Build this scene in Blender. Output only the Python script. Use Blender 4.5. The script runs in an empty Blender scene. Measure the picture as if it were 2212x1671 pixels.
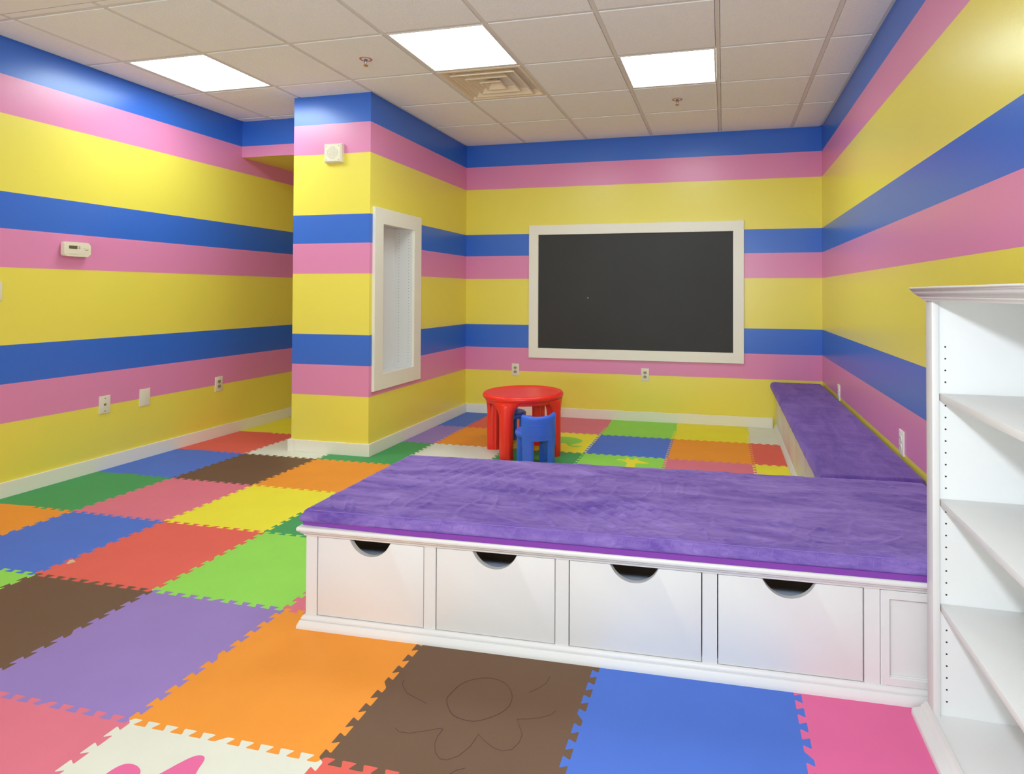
import bpy, bmesh, math, random
from mathutils import Vector, noise
random.seed(7)
PI = math.pi

# ------------------------------------------------------------------ camera
W, HH = 2212, 1671
F, PCX, PCY = 1305.93, 1252.0, 615.35
YAW, PITCH, ROLL = -0.2338, 0.0132, 0.0033
CAMZ = 1.188
sc = bpy.context.scene
cam_d = bpy.data.cameras.new('camera'); cam = bpy.data.objects.new('camera', cam_d)
sc.collection.objects.link(cam); sc.camera = cam
cam_d.sensor_fit = 'HORIZONTAL'; cam_d.sensor_width = 36.0
cam_d.lens = F / W * 36.0
cam_d.shift_x = (W / 2 - PCX) / W
cam_d.shift_y = (PCY - HH / 2) / W
cam_d.clip_start = 0.02
cyw, syw, cp, sp, cr, sr = math.cos(YAW), math.sin(YAW), math.cos(PITCH), math.sin(PITCH), math.cos(ROLL), math.sin(ROLL)
fwd = Vector((syw * cp, cyw * cp, sp)); rgt = Vector((cyw, -syw, 0)); up = rgt.cross(fwd)
r2 = rgt * cr + up * sr; u2 = up * cr - rgt * sr
from mathutils import Matrix
M = Matrix((r2, u2, -fwd)).transposed().to_4x4(); M.translation = Vector((0, 0, CAMZ))
cam.matrix_world = M

# ------------------------------------------------------------------ world, exposure
sc.view_settings.view_transform = 'Standard'; sc.view_settings.look = 'None'
sc.view_settings.gamma = 1.0; sc.view_settings.use_curve_mapping = False
sc.view_settings.exposure = 0.06
LIGHT_STRENGTH = 14.8
FLASH_POWER = 26.0
FILL_POWER = 130.0
w = bpy.data.worlds.new('world'); sc.world = w; w.use_nodes = True
w.node_tree.nodes['Background'].inputs[0].default_value = (0.9, 0.92, 1, 1)
w.node_tree.nodes['Background'].inputs[1].default_value = 0.3
sc.cycles.use_denoising = True
sc.cycles.max_bounces = 14; sc.cycles.diffuse_bounces = 9
sc.cycles.sample_clamp_indirect = 8.0
# the photographer's flash, just above the lens
fl = bpy.data.lights.new('flash', 'AREA'); fl.shape = 'DISK'; fl.size = 0.10; fl.energy = FLASH_POWER; fl.color = (0.86, 0.95, 1.06)
flo = bpy.data.objects.new('flash', fl); sc.collection.objects.link(flo)
flo.location = (-0.09, -0.03, 1.52); flo.rotation_euler = (PI / 2 - 0.42, 0, 0.05)

# unseen area lamp added behind the camera, tilted up to brighten the ceiling
dl = bpy.data.lights.new('added_fill', 'AREA'); dl.shape = 'RECTANGLE'; dl.size = 3.6; dl.size_y = 1.7; dl.energy = FILL_POWER; dl.color = (0.82, 1.0, 1.1)
dlo = bpy.data.objects.new('added_fill', dl); sc.collection.objects.link(dlo)
dlo.location = (-1.6, -3.0, 0.95); dlo.rotation_euler = (PI / 2 + math.radians(60), 0, 0)

# ------------------------------------------------------------------ room numbers (metres)
XL, XR, YB, YF = -3.995, 0.829, 5.566, -2.6
XP, XP0, YP = -2.4825, -3.124, 3.888
H, YS, ZS = 2.638, 4.333, 2.333
T, GX, GY = 0.6096, -1.2519, 3.6381
ST = [0.427, 0.648, 0.868, 1.318, 1.5375, 1.754, 2.202, 2.419]
MS, MX0, MY0, MR = 0.5996, -2.7889, 2.5379, 0.0037
MZ = 0.012

# ------------------------------------------------------------------ materials
def lin(c):
    return tuple((x / 255 / 12.92) if x / 255 <= 0.04045 else ((x / 255 + 0.055) / 1.055) ** 2.4 for x in c) + (1,)

def mat(name, col, rough=0.5, spec=0.5, bump=0.0, bscale=200.0, var=0.0, vscale=6.0, metal=0.0, sheen=0.0, coat=0.0, bdist=0.001):
    m = bpy.data.materials.new(name); m.use_nodes = True
    nt = m.node_tree; b = nt.nodes['Principled BSDF']
    c = lin(col) if max(col) > 1.001 else tuple(col) + (1,)
    b.inputs['Base Color'].default_value = c
    b.inputs['Roughness'].default_value = rough
    b.inputs['Specular IOR Level'].default_value = spec
    b.inputs['Metallic'].default_value = metal
    if sheen:
        b.inputs['Sheen Weight'].default_value = sheen; b.inputs['Sheen Roughness'].default_value = 0.4
    if coat:
        b.inputs['Coat Weight'].default_value = coat; b.inputs['Coat Roughness'].default_value = 0.1
    tc = nt.nodes.new('ShaderNodeTexCoord')
    if var:
        n = nt.nodes.new('ShaderNodeTexNoise'); n.inputs['Scale'].default_value = vscale; n.inputs['Detail'].default_value = 6
        nt.links.new(tc.outputs['Object'], n.inputs['Vector'])
        mx = nt.nodes.new('ShaderNodeMix'); mx.data_type = 'RGBA'
        mx.inputs['A'].default_value = tuple(x * (1 - var) for x in c[:3]) + (1,)
        mx.inputs['B'].default_value = tuple(min(1, x * (1 + var)) for x in c[:3]) + (1,)
        nt.links.new(n.outputs['Fac'], mx.inputs['Factor']); nt.links.new(mx.outputs['Result'], b.inputs['Base Color'])
    if bump:
        n2 = nt.nodes.new('ShaderNodeTexNoise'); n2.inputs['Scale'].default_value = bscale; n2.inputs['Detail'].default_value = 3
        nt.links.new(tc.outputs['Object'], n2.inputs['Vector'])
        bp = nt.nodes.new('ShaderNodeBump'); bp.inputs['Strength'].default_value = bump; bp.inputs['Distance'].default_value = bdist
        nt.links.new(n2.outputs['Fac'], bp.inputs['Height']); nt.links.new(bp.outputs['Normal'], b.inputs['Normal'])
    return m

YEL, PNK, BLU = (238, 222, 88), (226, 138, 180), (52, 108, 206)
def stripe_material():
    m = bpy.data.materials.new('striped_wall_paint'); m.use_nodes = True
    nt = m.node_tree; b = nt.nodes['Principled BSDF']
    b.inputs['Roughness'].default_value = 0.30; b.inputs['Specular IOR Level'].default_value = 0.6
    g = nt.nodes.new('ShaderNodeNewGeometry'); s = nt.nodes.new('ShaderNodeSeparateXYZ')
    nt.links.new(g.outputs['Position'], s.inputs[0])
    d = nt.nodes.new('ShaderNodeMath'); d.operation = 'DIVIDE'; d.inputs[1].default_value = 3.0
    nt.links.new(s.outputs['Z'], d.inputs[0])
    r = nt.nodes.new('ShaderNodeValToRGB'); r.color_ramp.interpolation = 'CONSTANT'
    cols = [YEL, PNK, BLU, YEL, PNK, BLU, YEL, PNK, BLU]
    el = r.color_ramp.elements
    el[0].position = 0; el[0].color = lin(cols[0]); el[1].position = ST[0] / 3; el[1].color = lin(cols[1])
    for z, c in zip(ST[1:], cols[2:]):
        e = el.new(z / 3); e.color = lin(c)
    nt.links.new(d.outputs[0], r.inputs[0]); nt.links.new(r.outputs[0], b.inputs['Base Color'])
    n2 = nt.nodes.new('ShaderNodeTexNoise'); n2.inputs['Scale'].default_value = 130; n2.inputs['Detail'].default_value = 3
    nt.links.new(g.outputs['Position'], n2.inputs['Vector'])
    bp = nt.nodes.new('ShaderNodeBump'); bp.inputs['Strength'].default_value = 0.25; bp.inputs['Distance'].default_value = 0.0012
    nt.links.new(n2.outputs['Fac'], bp.inputs['Height']); nt.links.new(bp.outputs['Normal'], b.inputs['Normal'])
    return m

def velvet(name, c_lo, c_hi, sx=(2.2, 9, 6)):
    m = bpy.data.materials.new(name); m.use_nodes = True
    nt = m.node_tree; b = nt.nodes['Principled BSDF']
    b.inputs['Roughness'].default_value = 0.9; b.inputs['Specular IOR Level'].default_value = 0.15
    b.inputs['Sheen Weight'].default_value = 0.5; b.inputs['Sheen Roughness'].default_value = 0.35
    b.inputs['Sheen Tint'].default_value = lin((190, 165, 225))
    tc = nt.nodes.new('ShaderNodeTexCoord'); mp = nt.nodes.new('ShaderNodeMapping'); mp.inputs['Scale'].default_value = sx
    nt.links.new(tc.outputs['Object'], mp.inputs[0])
    n = nt.nodes.new('ShaderNodeTexNoise'); n.inputs['Scale'].default_value = 1.3; n.inputs['Detail'].default_value = 9; n.inputs['Roughness'].default_value = 0.62
    n.inputs['Distortion'].default_value = 0.6
    nt.links.new(mp.outputs[0], n.inputs['Vector'])
    r = nt.nodes.new('ShaderNodeValToRGB'); r.color_ramp.elements[0].position = 0.35; r.color_ramp.elements[1].position = 0.66
    r.color_ramp.elements[0].color = lin(c_lo); r.color_ramp.elements[1].color = lin(c_hi)
    n3 = nt.nodes.new('ShaderNodeTexNoise'); n3.inputs['Scale'].default_value = 9; n3.inputs['Detail'].default_value = 5; n3.inputs['Distortion'].default_value = 1.2
    nt.links.new(mp.outputs[0], n3.inputs['Vector'])
    av = nt.nodes.new('ShaderNodeMix'); av.inputs['Factor'].default_value = 0.25
    nt.links.new(n.outputs['Fac'], av.inputs['A']); nt.links.new(n3.outputs['Fac'], av.inputs['B'])
    nt.links.new(av.outputs['Result'], r.inputs[0]); nt.links.new(r.outputs[0], b.inputs['Base Color'])
    n2 = nt.nodes.new('ShaderNodeTexNoise'); n2.inputs['Scale'].default_value = 420; n2.inputs['Detail'].default_value = 4
    nt.links.new(tc.outputs['Object'], n2.inputs['Vector'])
    bp = nt.nodes.new('ShaderNodeBump'); bp.inputs['Strength'].default_value = 0.5; bp.inputs['Distance'].default_value = 0.002
    nt.links.new(n2.outputs['Fac'], bp.inputs['Height']); nt.links.new(bp.outputs['Normal'], b.inputs['Normal'])
    return m

def emis(name, col, s):
    m = bpy.data.materials.new(name); m.use_nodes = True
    nt = m.node_tree; nt.nodes.remove(nt.nodes['Principled BSDF'])
    e = nt.nodes.new('ShaderNodeEmission'); e.inputs[0].default_value = tuple(col) + (1,); e.inputs[1].default_value = s
    nt.links.new(e.outputs[0], nt.nodes['Material Output'].inputs[0]); return m

def foam(name, col):
    m = bpy.data.materials.new(name); m.use_nodes = True
    nt = m.node_tree; b = nt.nodes['Principled BSDF']
    b.inputs['Roughness'].default_value = 0.62; b.inputs['Specular IOR Level'].default_value = 0.35
    c = lin(col)
    tc = nt.nodes.new('ShaderNodeTexCoord')
    n = nt.nodes.new('ShaderNodeTexNoise'); n.inputs['Scale'].default_value = 5; n.inputs['Detail'].default_value = 7
    nt.links.new(tc.outputs['Object'], n.inputs['Vector'])
    mx = nt.nodes.new('ShaderNodeMix'); mx.data_type = 'RGBA'
    mx.inputs['A'].default_value = tuple(x * 0.93 for x in c[:3]) + (1,); mx.inputs['B'].default_value = tuple(min(1, x * 1.06 + 0.004) for x in c[:3]) + (1,)
    nt.links.new(n.outputs['Fac'], mx.inputs['Factor']); nt.links.new(mx.outputs['Result'], b.inputs['Base Color'])
    wv = nt.nodes.new('ShaderNodeTexWave'); wv.inputs['Scale'].default_value = 62; wv.inputs['Distortion'].default_value = 1.0; wv.bands_direction = 'DIAGONAL'
    nt.links.new(tc.outputs['Object'], wv.inputs['Vector'])
    bp = nt.nodes.new('ShaderNodeBump'); bp.inputs['Strength'].default_value = 0.16; bp.inputs['Distance'].default_value = 0.0006
    nt.links.new(wv.outputs['Fac'], bp.inputs['Height']); nt.links.new(bp.outputs['Normal'], b.inputs['Normal'])
    return m

M_STRIPE = stripe_material()
M_WALLW = mat('white_wall_paint', (232, 230, 224), 0.6)
M_YEL = mat('yellow_paint', YEL, 0.4, bump=0.2, bscale=130)
M_TRIM = mat('cream_trim_paint', (238, 234, 218), 0.4, bump=0.05, bscale=60, var=0.03, vscale=3)
M_TILE = mat('ceiling_tile', (243, 243, 241), 0.95, spec=0.1, bump=0.9, bscale=170, bdist=0.003, var=0.06, vscale=120)
M_GRID = mat('ceiling_grid', (222, 218, 212), 0.5, spec=0.3)
M_DRY = mat('ceiling_drywall', (238, 236, 232), 0.8, bump=0.1)
M_FLOOR = mat('bare_floor', (205, 200, 192), 0.7, bump=0.1, var=0.1)
M_WHITE = mat('white_gloss_paint', (218, 216, 213), 0.42, bump=0.06, bscale=45, var=0.012, vscale=4)
M_WHITE2 = mat('white_laminate', (226, 226, 224), 0.42, bump=0.04, bscale=80, var=0.012, vscale=4)
M_INNER = mat('drawer_lining', (186, 196, 212), 0.6)
M_DARKIN = mat('dark_hardboard', (205, 188, 172), 0.8)
M_BOARD = mat('chalkboard_slate', (48, 47, 45), 0.55, spec=0.4, bump=0.15, bscale=90, var=0.22, vscale=2.2)
M_PLATE = mat('ivory_plastic', (230, 222, 196), 0.35)
M_PLATEW = mat('white_plastic', (240, 236, 224), 0.35)
M_SLOT = mat('dark_slot', (70, 58, 44), 0.6)
M_SCREW = mat('screw_metal', (170, 165, 150), 0.4, metal=0.8)
M_LCD = mat('lcd_glass', (98, 92, 62), 0.2)
M_BTN = mat('rubber_button', (168, 158, 124), 0.5)
M_RED = mat('red_plastic', (244, 44, 28), 0.34, spec=0.5, bump=0.05, bscale=300)
M_BLUE = mat('blue_plastic', (54, 108, 226), 0.36, spec=0.5, bump=0.05, bscale=300)
M_VEL = velvet('purple_velvet', (90, 62, 148), (152, 126, 196))
M_VEL2 = velvet('dark_purple_velvet', (84, 58, 140), (122, 92, 170), (9, 2.2, 6))
M_SEAM = mat('seam_thread', (138, 110, 188), 0.8)
M_BAND = mat('bright_purple_cloth', (124, 56, 158), 0.8, bump=0.2)
M_LIGHT = emis('lit_diffuser', (0.845, 1.0, 1.02), LIGHT_STRENGTH)
M_VENT = mat('vent_enamel', (232, 216, 188), 0.45)
M_VENTG = mat('vent_galvanised', (200, 206, 218), 0.5)
M_BLACK = mat('duct_dark', (28, 28, 30), 0.7)
M_PINKRING = mat('sprinkler_ring', (190, 120, 122), 0.4, metal=0.3)
M_CHROME = mat('chrome', (170, 165, 165), 0.25, metal=1.0)
M_BRASS = mat('brass', (190, 140, 80), 0.35, metal=0.6)
M_PIN = mat('pin_hole_dark', (84, 78, 72), 0.8)
M_BAG = mat('dark_wire_plastic', (66, 72, 84), 0.25, coat=0.5)
M_PAPER = mat('tan_paper', (225, 205, 170), 0.8)

# ------------------------------------------------------------------ mesh helpers
COL = sc.collection
def link(name, me, m=None, parent=None, smooth=None):
    o = bpy.data.objects.new(name, me); COL.objects.link(o)
    if m is not None:
        for x in (m if isinstance(m, (list, tuple)) else [m]): me.materials.append(x)
    if smooth is not None:
        me.polygons.foreach_set('use_smooth', [True] * len(me.polygons)); me.set_sharp_from_angle(angle=math.radians(smooth))
    if parent: o.parent = parent
    return o

def tag(o, label=None, cat=None, group=None, kind=None):
    if label: o['label'] = label
    if cat: o['category'] = cat
    if group: o['group'] = group
    if kind: o['kind'] = kind
    return o

def empty(name, loc=(0, 0, 0), rz=0.0, label=None, cat=None, group=None):
    o = bpy.data.objects.new(name, None); COL.objects.link(o); o.empty_display_size = 0.05
    o.location = loc; o.rotation_euler = (0, 0, rz)
    return tag(o, label, cat, group)

def box(bm, x0, x1, y0, y1, z0, z1, bev=0.0, seg=2, mi=0):
    vs = [bm.verts.new(p) for p in ((x0, y0, z0), (x1, y0, z0), (x1, y1, z0), (x0, y1, z0), (x0, y0, z1), (x1, y0, z1), (x1, y1, z1), (x0, y1, z1))]
    fs = [bm.faces.new([vs[i] for i in q]) for q in ((0, 3, 2, 1), (4, 5, 6, 7), (0, 1, 5, 4), (1, 2, 6, 5), (2, 3, 7, 6), (3, 0, 4, 7))]
    for f in fs: f.material_index = mi
    if bev:
        es = list({e for f in fs for e in f.edges})
        r = bmesh.ops.bevel(bm, geom=es, offset=bev, segments=seg, affect='EDGES', profile=0.5)
        for f in r['faces']: f.material_index = mi
    return bm

def finish(name, bm, m, parent=None, smooth=None):
    bmesh.ops.recalc_face_normals(bm, faces=bm.faces)
    me = bpy.data.meshes.new(name); bm.to_mesh(me); bm.free()
    return link(name, me, m, parent, smooth)

def boxobj(name, dims, m, parent=None, bev=0.0):
    bm = bmesh.new(); box(bm, *dims, bev=bev); return finish(name, bm, m, parent, 40 if bev else None)

def prism(bm, pts, z0, z1, axis='z', bev=0.0, seg=2):
    """extrude a 2-D outline; axis z: (x,y); axis y: (x,z) along y; axis x: (y,z) along x. z1 side is the bevelled side"""
    def P(a, b, c):
        return (a, b, c) if axis == 'z' else ((a, c, b) if axis == 'y' else (c, a, b))
    lo = [bm.verts.new(P(a, b, z0)) for a, b in pts]; hi = [bm.verts.new(P(a, b, z1)) for a, b in pts]
    n = len(pts); top = bm.faces.new(hi); bm.faces.new(lo[::-1])
    for i in range(n): bm.faces.new((lo[i], lo[(i + 1) % n], hi[(i + 1) % n], hi[i]))
    if bev: bmesh.ops.bevel(bm, geom=list(top.edges), offset=bev, segments=seg, affect='EDGES', profile=0.5)
    return bm

def ring_frame(bm, a0, a1, b0, b1, wd, c0, c1, axis, bev=0.003):
    """mitred picture frame around (a0..a1, b0..b1) outer, width wd, from depth c0 to c1 (c1 = seen face)"""
    def P(a, b, c):
        return (a, c, b) if axis == 'y' else ((c, a, b) if axis == 'x' else (a, b, c))
    s = 1 if c1 > c0 else -1
    prof = [(0, c0), (0, c1 - s * bev), (bev, c1), (wd - bev, c1), (wd, c1 - s * bev), (wd, c0)]
    cs = [(a0, b0, 1, 1), (a1, b0, -1, 1), (a1, b1, -1, -1), (a0, b1, 1, -1)]
    rows = [[bm.verts.new(P(a + sa * d, b + sb * d, c)) for d, c in prof] for a, b, sa, sb in cs]
    for i in range(4):
        r, q = rows[i], rows[(i + 1) % 4]
        for k in range(len(prof)): k2 = (k + 1) % len(prof); bm.faces.new((r[k], r[k2], q[k2], q[k]))
    return bm

def sweep(bm, prof, path):
    """prof: closed list of (offset outward, z); path: list of (x, y, mitre_x, mitre_y)"""
    rows = [[bm.verts.new((x + o * mx, y + o * my, z)) for o, z in prof] for x, y, mx, my in path]
    n = len(prof)
    for a, b in zip(rows, rows[1:]):
        for k in range(n): bm.faces.new((a[k], a[(k + 1) % n], b[(k + 1) % n], b[k]))
    bm.faces.new(rows[0]); bm.faces.new(rows[-1][::-1])
    return bm

def lathe(bm, prof, n=48, c=(0, 0, 0)):
    rows = []
    for r, z in prof:
        if r < 1e-6: rows.append([bm.verts.new((c[0], c[1], c[2] + z))])
        else: rows.append([bm.verts.new((c[0] + r * math.cos(2 * PI * k / n), c[1] + r * math.sin(2 * PI * k / n), c[2] + z)) for k in range(n)])
    for a, b in zip(rows, rows[1:]):
        for k in range(n):
            k2 = (k + 1) % n
            if len(a) == 1 and len(b) > 1: bm.faces.new((a[0], b[k], b[k2]))
            elif len(b) == 1 and len(a) > 1: bm.faces.new((a[k], a[k2], b[0]))
            elif len(a) > 1: bm.faces.new((a[k], a[k2], b[k2], b[k]))
    return bm

def cyl(bm, p0, p1, r, n=12):
    p0, p1 = Vector(p0), Vector(p1); d = (p1 - p0).normalized()
    a = d.orthogonal().normalized(); b = d.cross(a)
    A = [bm.verts.new(p0 + a * (r * math.cos(2 * PI * k / n)) + b * (r * math.sin(2 * PI * k / n))) for k in range(n)]
    B = [bm.verts.new(p1 + a * (r * math.cos(2 * PI * k / n)) + b * (r * math.sin(2 * PI * k / n))) for k in range(n)]
    for k in range(n): bm.faces.new((A[k], A[(k + 1) % n], B[(k + 1) % n], B[k]))
    bm.faces.new(A[::-1]); bm.faces.new(B); return bm

def tube(bm, pts, r, n=8):
    rows = []
    for i, p in enumerate(pts):
        p = Vector(p); d = (Vector(pts[min(i + 1, len(pts) - 1)]) - Vector(pts[max(i - 1, 0)])).normalized()
        a = d.cross(Vector((0, 0, 1)));  a = a.normalized() if a.length > 1e-4 else Vector((1, 0, 0)); b = d.cross(a)
        rows.append([bm.verts.new(p + a * (r * math.cos(2 * PI * k / n)) + b * (r * math.sin(2 * PI * k / n))) for k in range(n)])
    for A, B in zip(rows, rows[1:]):
        for k in range(n): bm.faces.new((A[k], A[(k + 1) % n], B[(k + 1) % n], B[k]))
    bm.faces.new(rows[0][::-1]); bm.faces.new(rows[-1]); return bm

def struct(name, bm, m, smooth=None):
    return tag(finish(name, bm, m, None, smooth), kind='structure')

def quad(bm, *ps):
    return bm.faces.new([bm.verts.new(p) for p in ps])

def slab(name, dims, m, bev=0.0):
    bm = bmesh.new(); box(bm, *dims, bev=bev); return struct(name, bm, m)

# ------------------------------------------------------------------ room shell
TH = 0.12
slab('floor', (XL - TH, XR + TH, YF - TH, YB + TH, -0.1, 0.0), M_FLOOR)
slab('wall_left', (XL - TH, XL, YF, YB, 0, H + 0.1), M_STRIPE)
slab('wall_right', (XR, XR + TH, YF, YB, 0, H + 0.1), M_STRIPE)
slab('wall_back', (XL - TH, XR + TH, YB, YB + TH, 0, H + 0.1), M_STRIPE)
bm = bmesh.new(); WX0, WX1, WZ0, WZ1 = -3.4, 0.2, 0.6, 2.3
box(bm, XL - TH, WX0, YF - TH, YF, 0, H + 0.1); box(bm, WX1, XR + TH, YF - TH, YF, 0, H + 0.1)
box(bm, WX0, WX1, YF - TH, YF, 0, WZ0); box(bm, WX0, WX1, YF - TH, YF, WZ1, H + 0.1); struct('wall_front', bm, M_WALLW)
bm = bmesh.new(); ring_frame(bm, WX0, WX1, WZ0, WZ1, 0.05, YF - TH + 0.02, YF - 0.02, 'y')
for k in (1, 2): box(bm, WX0 + 1.2 * k - 0.02, WX0 + 1.2 * k + 0.02, YF - 0.08, YF - 0.04, WZ0 + 0.04, WZ1 - 0.04)
struct('added_window_1', bm, M_TRIM)  # made-up frame, added in the unseen front wall for the fill lamp
# boxed-out wall between play corner and passage, with a recess for the niche
NY0, NY1, NZ0, NZ1, ND = 4.038, 4.503, 0.558, 1.726, 0.155
bm = bmesh.new()
box(bm, XP0, XP, YP, NY0, 0, H + 0.05); box(bm, XP0, XP, NY1, YB, 0, H + 0.05)
box(bm, XP0, XP, NY0, NY1, 0, NZ0); box(bm, XP0, XP, NY0, NY1, NZ1, H + 0.05); box(bm, XP0, XP - ND - 0.012, NY0, NY1, NZ0, NZ1)
bmesh.ops.remove_doubles(bm, verts=bm.verts, dist=1e-5)
struct('wall_column', bm, M_STRIPE)
bm = bmesh.new(); box(bm, XL, XP0, YS, YB, ZS, H + 0.05)
for f in bm.faces:
    if f.calc_center_median().z < ZS + 0.001: f.material_index = 1
struct('wall_soffit', bm, [M_STRIPE, M_YEL])

# ceiling: lay-in tiles dropped a little below the grid flanges
CY0 = 2.36
lights_cells = {(-4, -1), (-1, -1), (1, 0)}
vent_cell = (-1, 0)
def clipr(a, b, lo, hi): return max(a, lo), min(b, hi)
bm = bmesh.new()
for i in range(-5, 5):
    for j in range(-3, 4):
        if (i, j) in lights_cells or (i, j) == vent_cell: continue
        x0, x1 = clipr(GX + i * T + 0.0145, GX + (i + 1) * T - 0.0145, XL + 0.018, XR - 0.018)
        if j == 3: continue
        y0, y1 = clipr(GY + j * T + 0.0145, GY + (j + 1) * T - 0.0145, CY0 + 0.006, YB - 0.024)
        if j == 2: y1 = YB - 0.024
        if x1 - x0 < 0.02 or y1 - y0 < 0.02: continue
        box(bm, x0, x1, y0, y1, H, H + 0.03)
struct('ceiling', bm, M_TILE)
bm = bmesh.new()
box(bm, XL, XR, CY0, YB, H + 0.032, H + 0.06)
struct('ceiling_deck', bm, M_DRY)
bm = bmesh.new()
for i in range(-4, 4): box(bm, GX + i * T - 0.012, GX + i * T + 0.012, CY0, YB, H + 0.0035, H + 0.031)
for j in range(-2, 3): box(bm, XL, XR, GY + j * T - 0.012, GY + j * T + 0.012, H + 0.0039, H + 0.031)
box(bm, XL, XL + 0.02, CY0, YS, H + 0.003, H + 0.02); box(bm, XR - 0.02, XR, CY0, YB, H + 0.003, H + 0.02)
box(bm, XP, XR, YB - 0.022, YB, H + 0.003, H + 0.02); box(bm, XP, XP + 0.02, YP, YB, H + 0.003, H + 0.02)
box(bm, XP0, XP, YP - 0.02, YP, H + 0.003, H + 0.02); box(bm, XL, XP0, YS - 0.02, YS, H + 0.003, H + 0.02)
struct('trim_1', bm, M_GRID)
slab('ceiling_drywall', (XL - TH, XR + TH, YF - TH, CY0 - 0.006, H - 0.004, H + 0.06), M_DRY)

# baseboards
BB, BT = 0.0985, 0.015
def baseboard(name, dims): slab(name, dims, M_TRIM, bev=0.0025)
bm = bmesh.new(); box(bm, XL, XL + BT, YF, 4.609, 0, BB, bev=0.002); box(bm, XL, XL + BT, 4.6105, YB, 0, BB, bev=0.002); struct('baseboard_left', bm, M_TRIM)
baseboard('baseboard_back', (XP + BT, 0.42, YB - BT, YB, 0, BB))
bm = bmesh.new()
box(bm, XP, XP + BT, YP + 0.03, YB, 0, BB, bev=0.002)
box(bm, XP0 + 0.035, XP - 0.035, YP - BT, YP, 0, BB, bev=0.002)
box(bm, XP - 0.035, XP + BT + 0.003, YP - BT - 0.003, YP + 0.03, 0, BB + 0.001, bev=0.002)
box(bm, XP0 - BT - 0.003, XP0 + 0.035, YP - BT - 0.003, YP + 0.03, 0, BB + 0.001, bev=0.002)
box(bm, XP0 - BT, XP0, YP + 0.03, YB, 0, BB, bev=0.002)
struct('baseboard_column', bm, M_TRIM)

# ------------------------------------------------------------------ foam mats
def edge_curve(n=10, p=MS):
    """interlocking edge from 0 to p along +x, teeth in +-y, antisymmetric about the middle"""
    h = p / 20; d = 0.0055; L = 0.0105; c = 0.0028
    raw = [(0.0, 0.0)]
    lev = L
    raw.append((0.007, lev))
    for k in range(1, 20):
        s = k * h
        if k == 10: a, b = s - 0.012, s + 0.012
        else: a, b = s + d, s - d
        raw += [(a, lev), (b, -lev)]; lev = -lev
    raw.append((p - 0.007, lev)); raw.append((p, 0.0))
    out = [raw[0]]
    for i in range(1, len(raw) - 1):
        P0, P1, P2 = Vector(raw[i - 1]), Vector(raw[i]), Vector(raw[i + 1])
        out.append(tuple(P1 + (P0 - P1).normalized() * c)); out.append(tuple(P1 + (P2 - P1).normalized() * c))
    out.append(raw[-1]); return out
EC = edge_curve()
def mat_outline(i, j):
    """ccw outline in lattice coordinates (metres)"""
    x, y = i * MS, j * MS; o = []
    o += [(x + s, y + d) for s, d in EC][:-1]
    o += [(x + MS - d, y + s) for s, d in EC][:-1]
    o += [(x + s, y + MS + d) for s, d in EC][::-1][:-1]
    o += [(x - d, y + s) for s, d in EC][::-1][:-1]
    return o
def lat(px, py):
    c, s = math.cos(MR), math.sin(MR)
    return (MX0 + px * c - py * s, MY0 + px * s + py * c)
PIERX0, PIERX1, PIERY0 = XP0 - BT - 0.004, XP + BT + 0.004, YP - BT - 0.004
def make_mat(i, j, m, label, extra=None, hole=None):
    pts = [lat(*p) for p in mat_outline(i, j)]
    if j == 4: # cut straight along the back wall
        pts = [(x, y if y < MY0 + 4.5 * MS else YB - BT - 0.001) for x, y in pts]
    if i == -2: pts = [(XL + BT + 0.001 if x < MX0 - 1.5 * MS else x, y) for x, y in pts]
    bm = bmesh.new(); f = bm.faces.new([bm.verts.new((x, y, 0)) for x, y in pts])
    bmesh.ops.dissolve_degenerate(bm, dist=1e-5, edges=bm.edges)
    bmesh.ops.triangulate(bm, faces=bm.faces)
    x_lo, x_hi, y_hi = XL + BT + 0.001, XR - 0.001, YB - BT - 0.001
    def cut(co, no, clear):
        g = list(bm.verts) + list(bm.edges) + list(bm.faces)
        bmesh.ops.bisect_plane(bm, geom=g, plane_co=co, plane_no=no, clear_outer=clear)
    cut((x_hi, 0, 0), (1, 0, 0), True)
    for co, no in (((PIERX0, 0, 0), (1, 0, 0)), ((PIERX1, 0, 0), (1, 0, 0)), ((0, PIERY0, 0), (0, 1, 0))): cut(co, no, False)
    dead = [q for q in bm.faces if PIERX0 < q.calc_center_median().x < PIERX1 and q.calc_center_median().y > PIERY0]
    # test with an inner point: bisected faces may be concave, so use bounds too
    dead = [q for q in bm.faces if all(PIERX0 - 1e-4 <= v.co.x <= PIERX1 + 1e-4 and v.co.y >= PIERY0 - 1e-4 for v in q.verts)]
    bmesh.ops.delete(bm, geom=dead, context='FACES')
    if not bm.faces: bm.free(); return None
    bmesh.ops.triangulate(bm, faces=bm.faces)
    r = bmesh.ops.extrude_face_region(bm, geom=list(bm.faces))
    bmesh.ops.translate(bm, verts=[v for v in r['geom'] if isinstance(v, bmesh.types.BMVert)], vec=(0, 0, MZ))
    cx = sum(v.co.x for v in bm.verts) / len(bm.verts); cy = sum(v.co.y for v in bm.verts) / len(bm.verts)
    bmesh.ops.translate(bm, verts=bm.verts, vec=(-cx, -cy, 0))
    o = finish('foam_mat', bm, m); o.location = (cx, cy, 0.0)
    tag(o, label, 'floor mat', 'interlocking foam floor mats')
    return o

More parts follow.
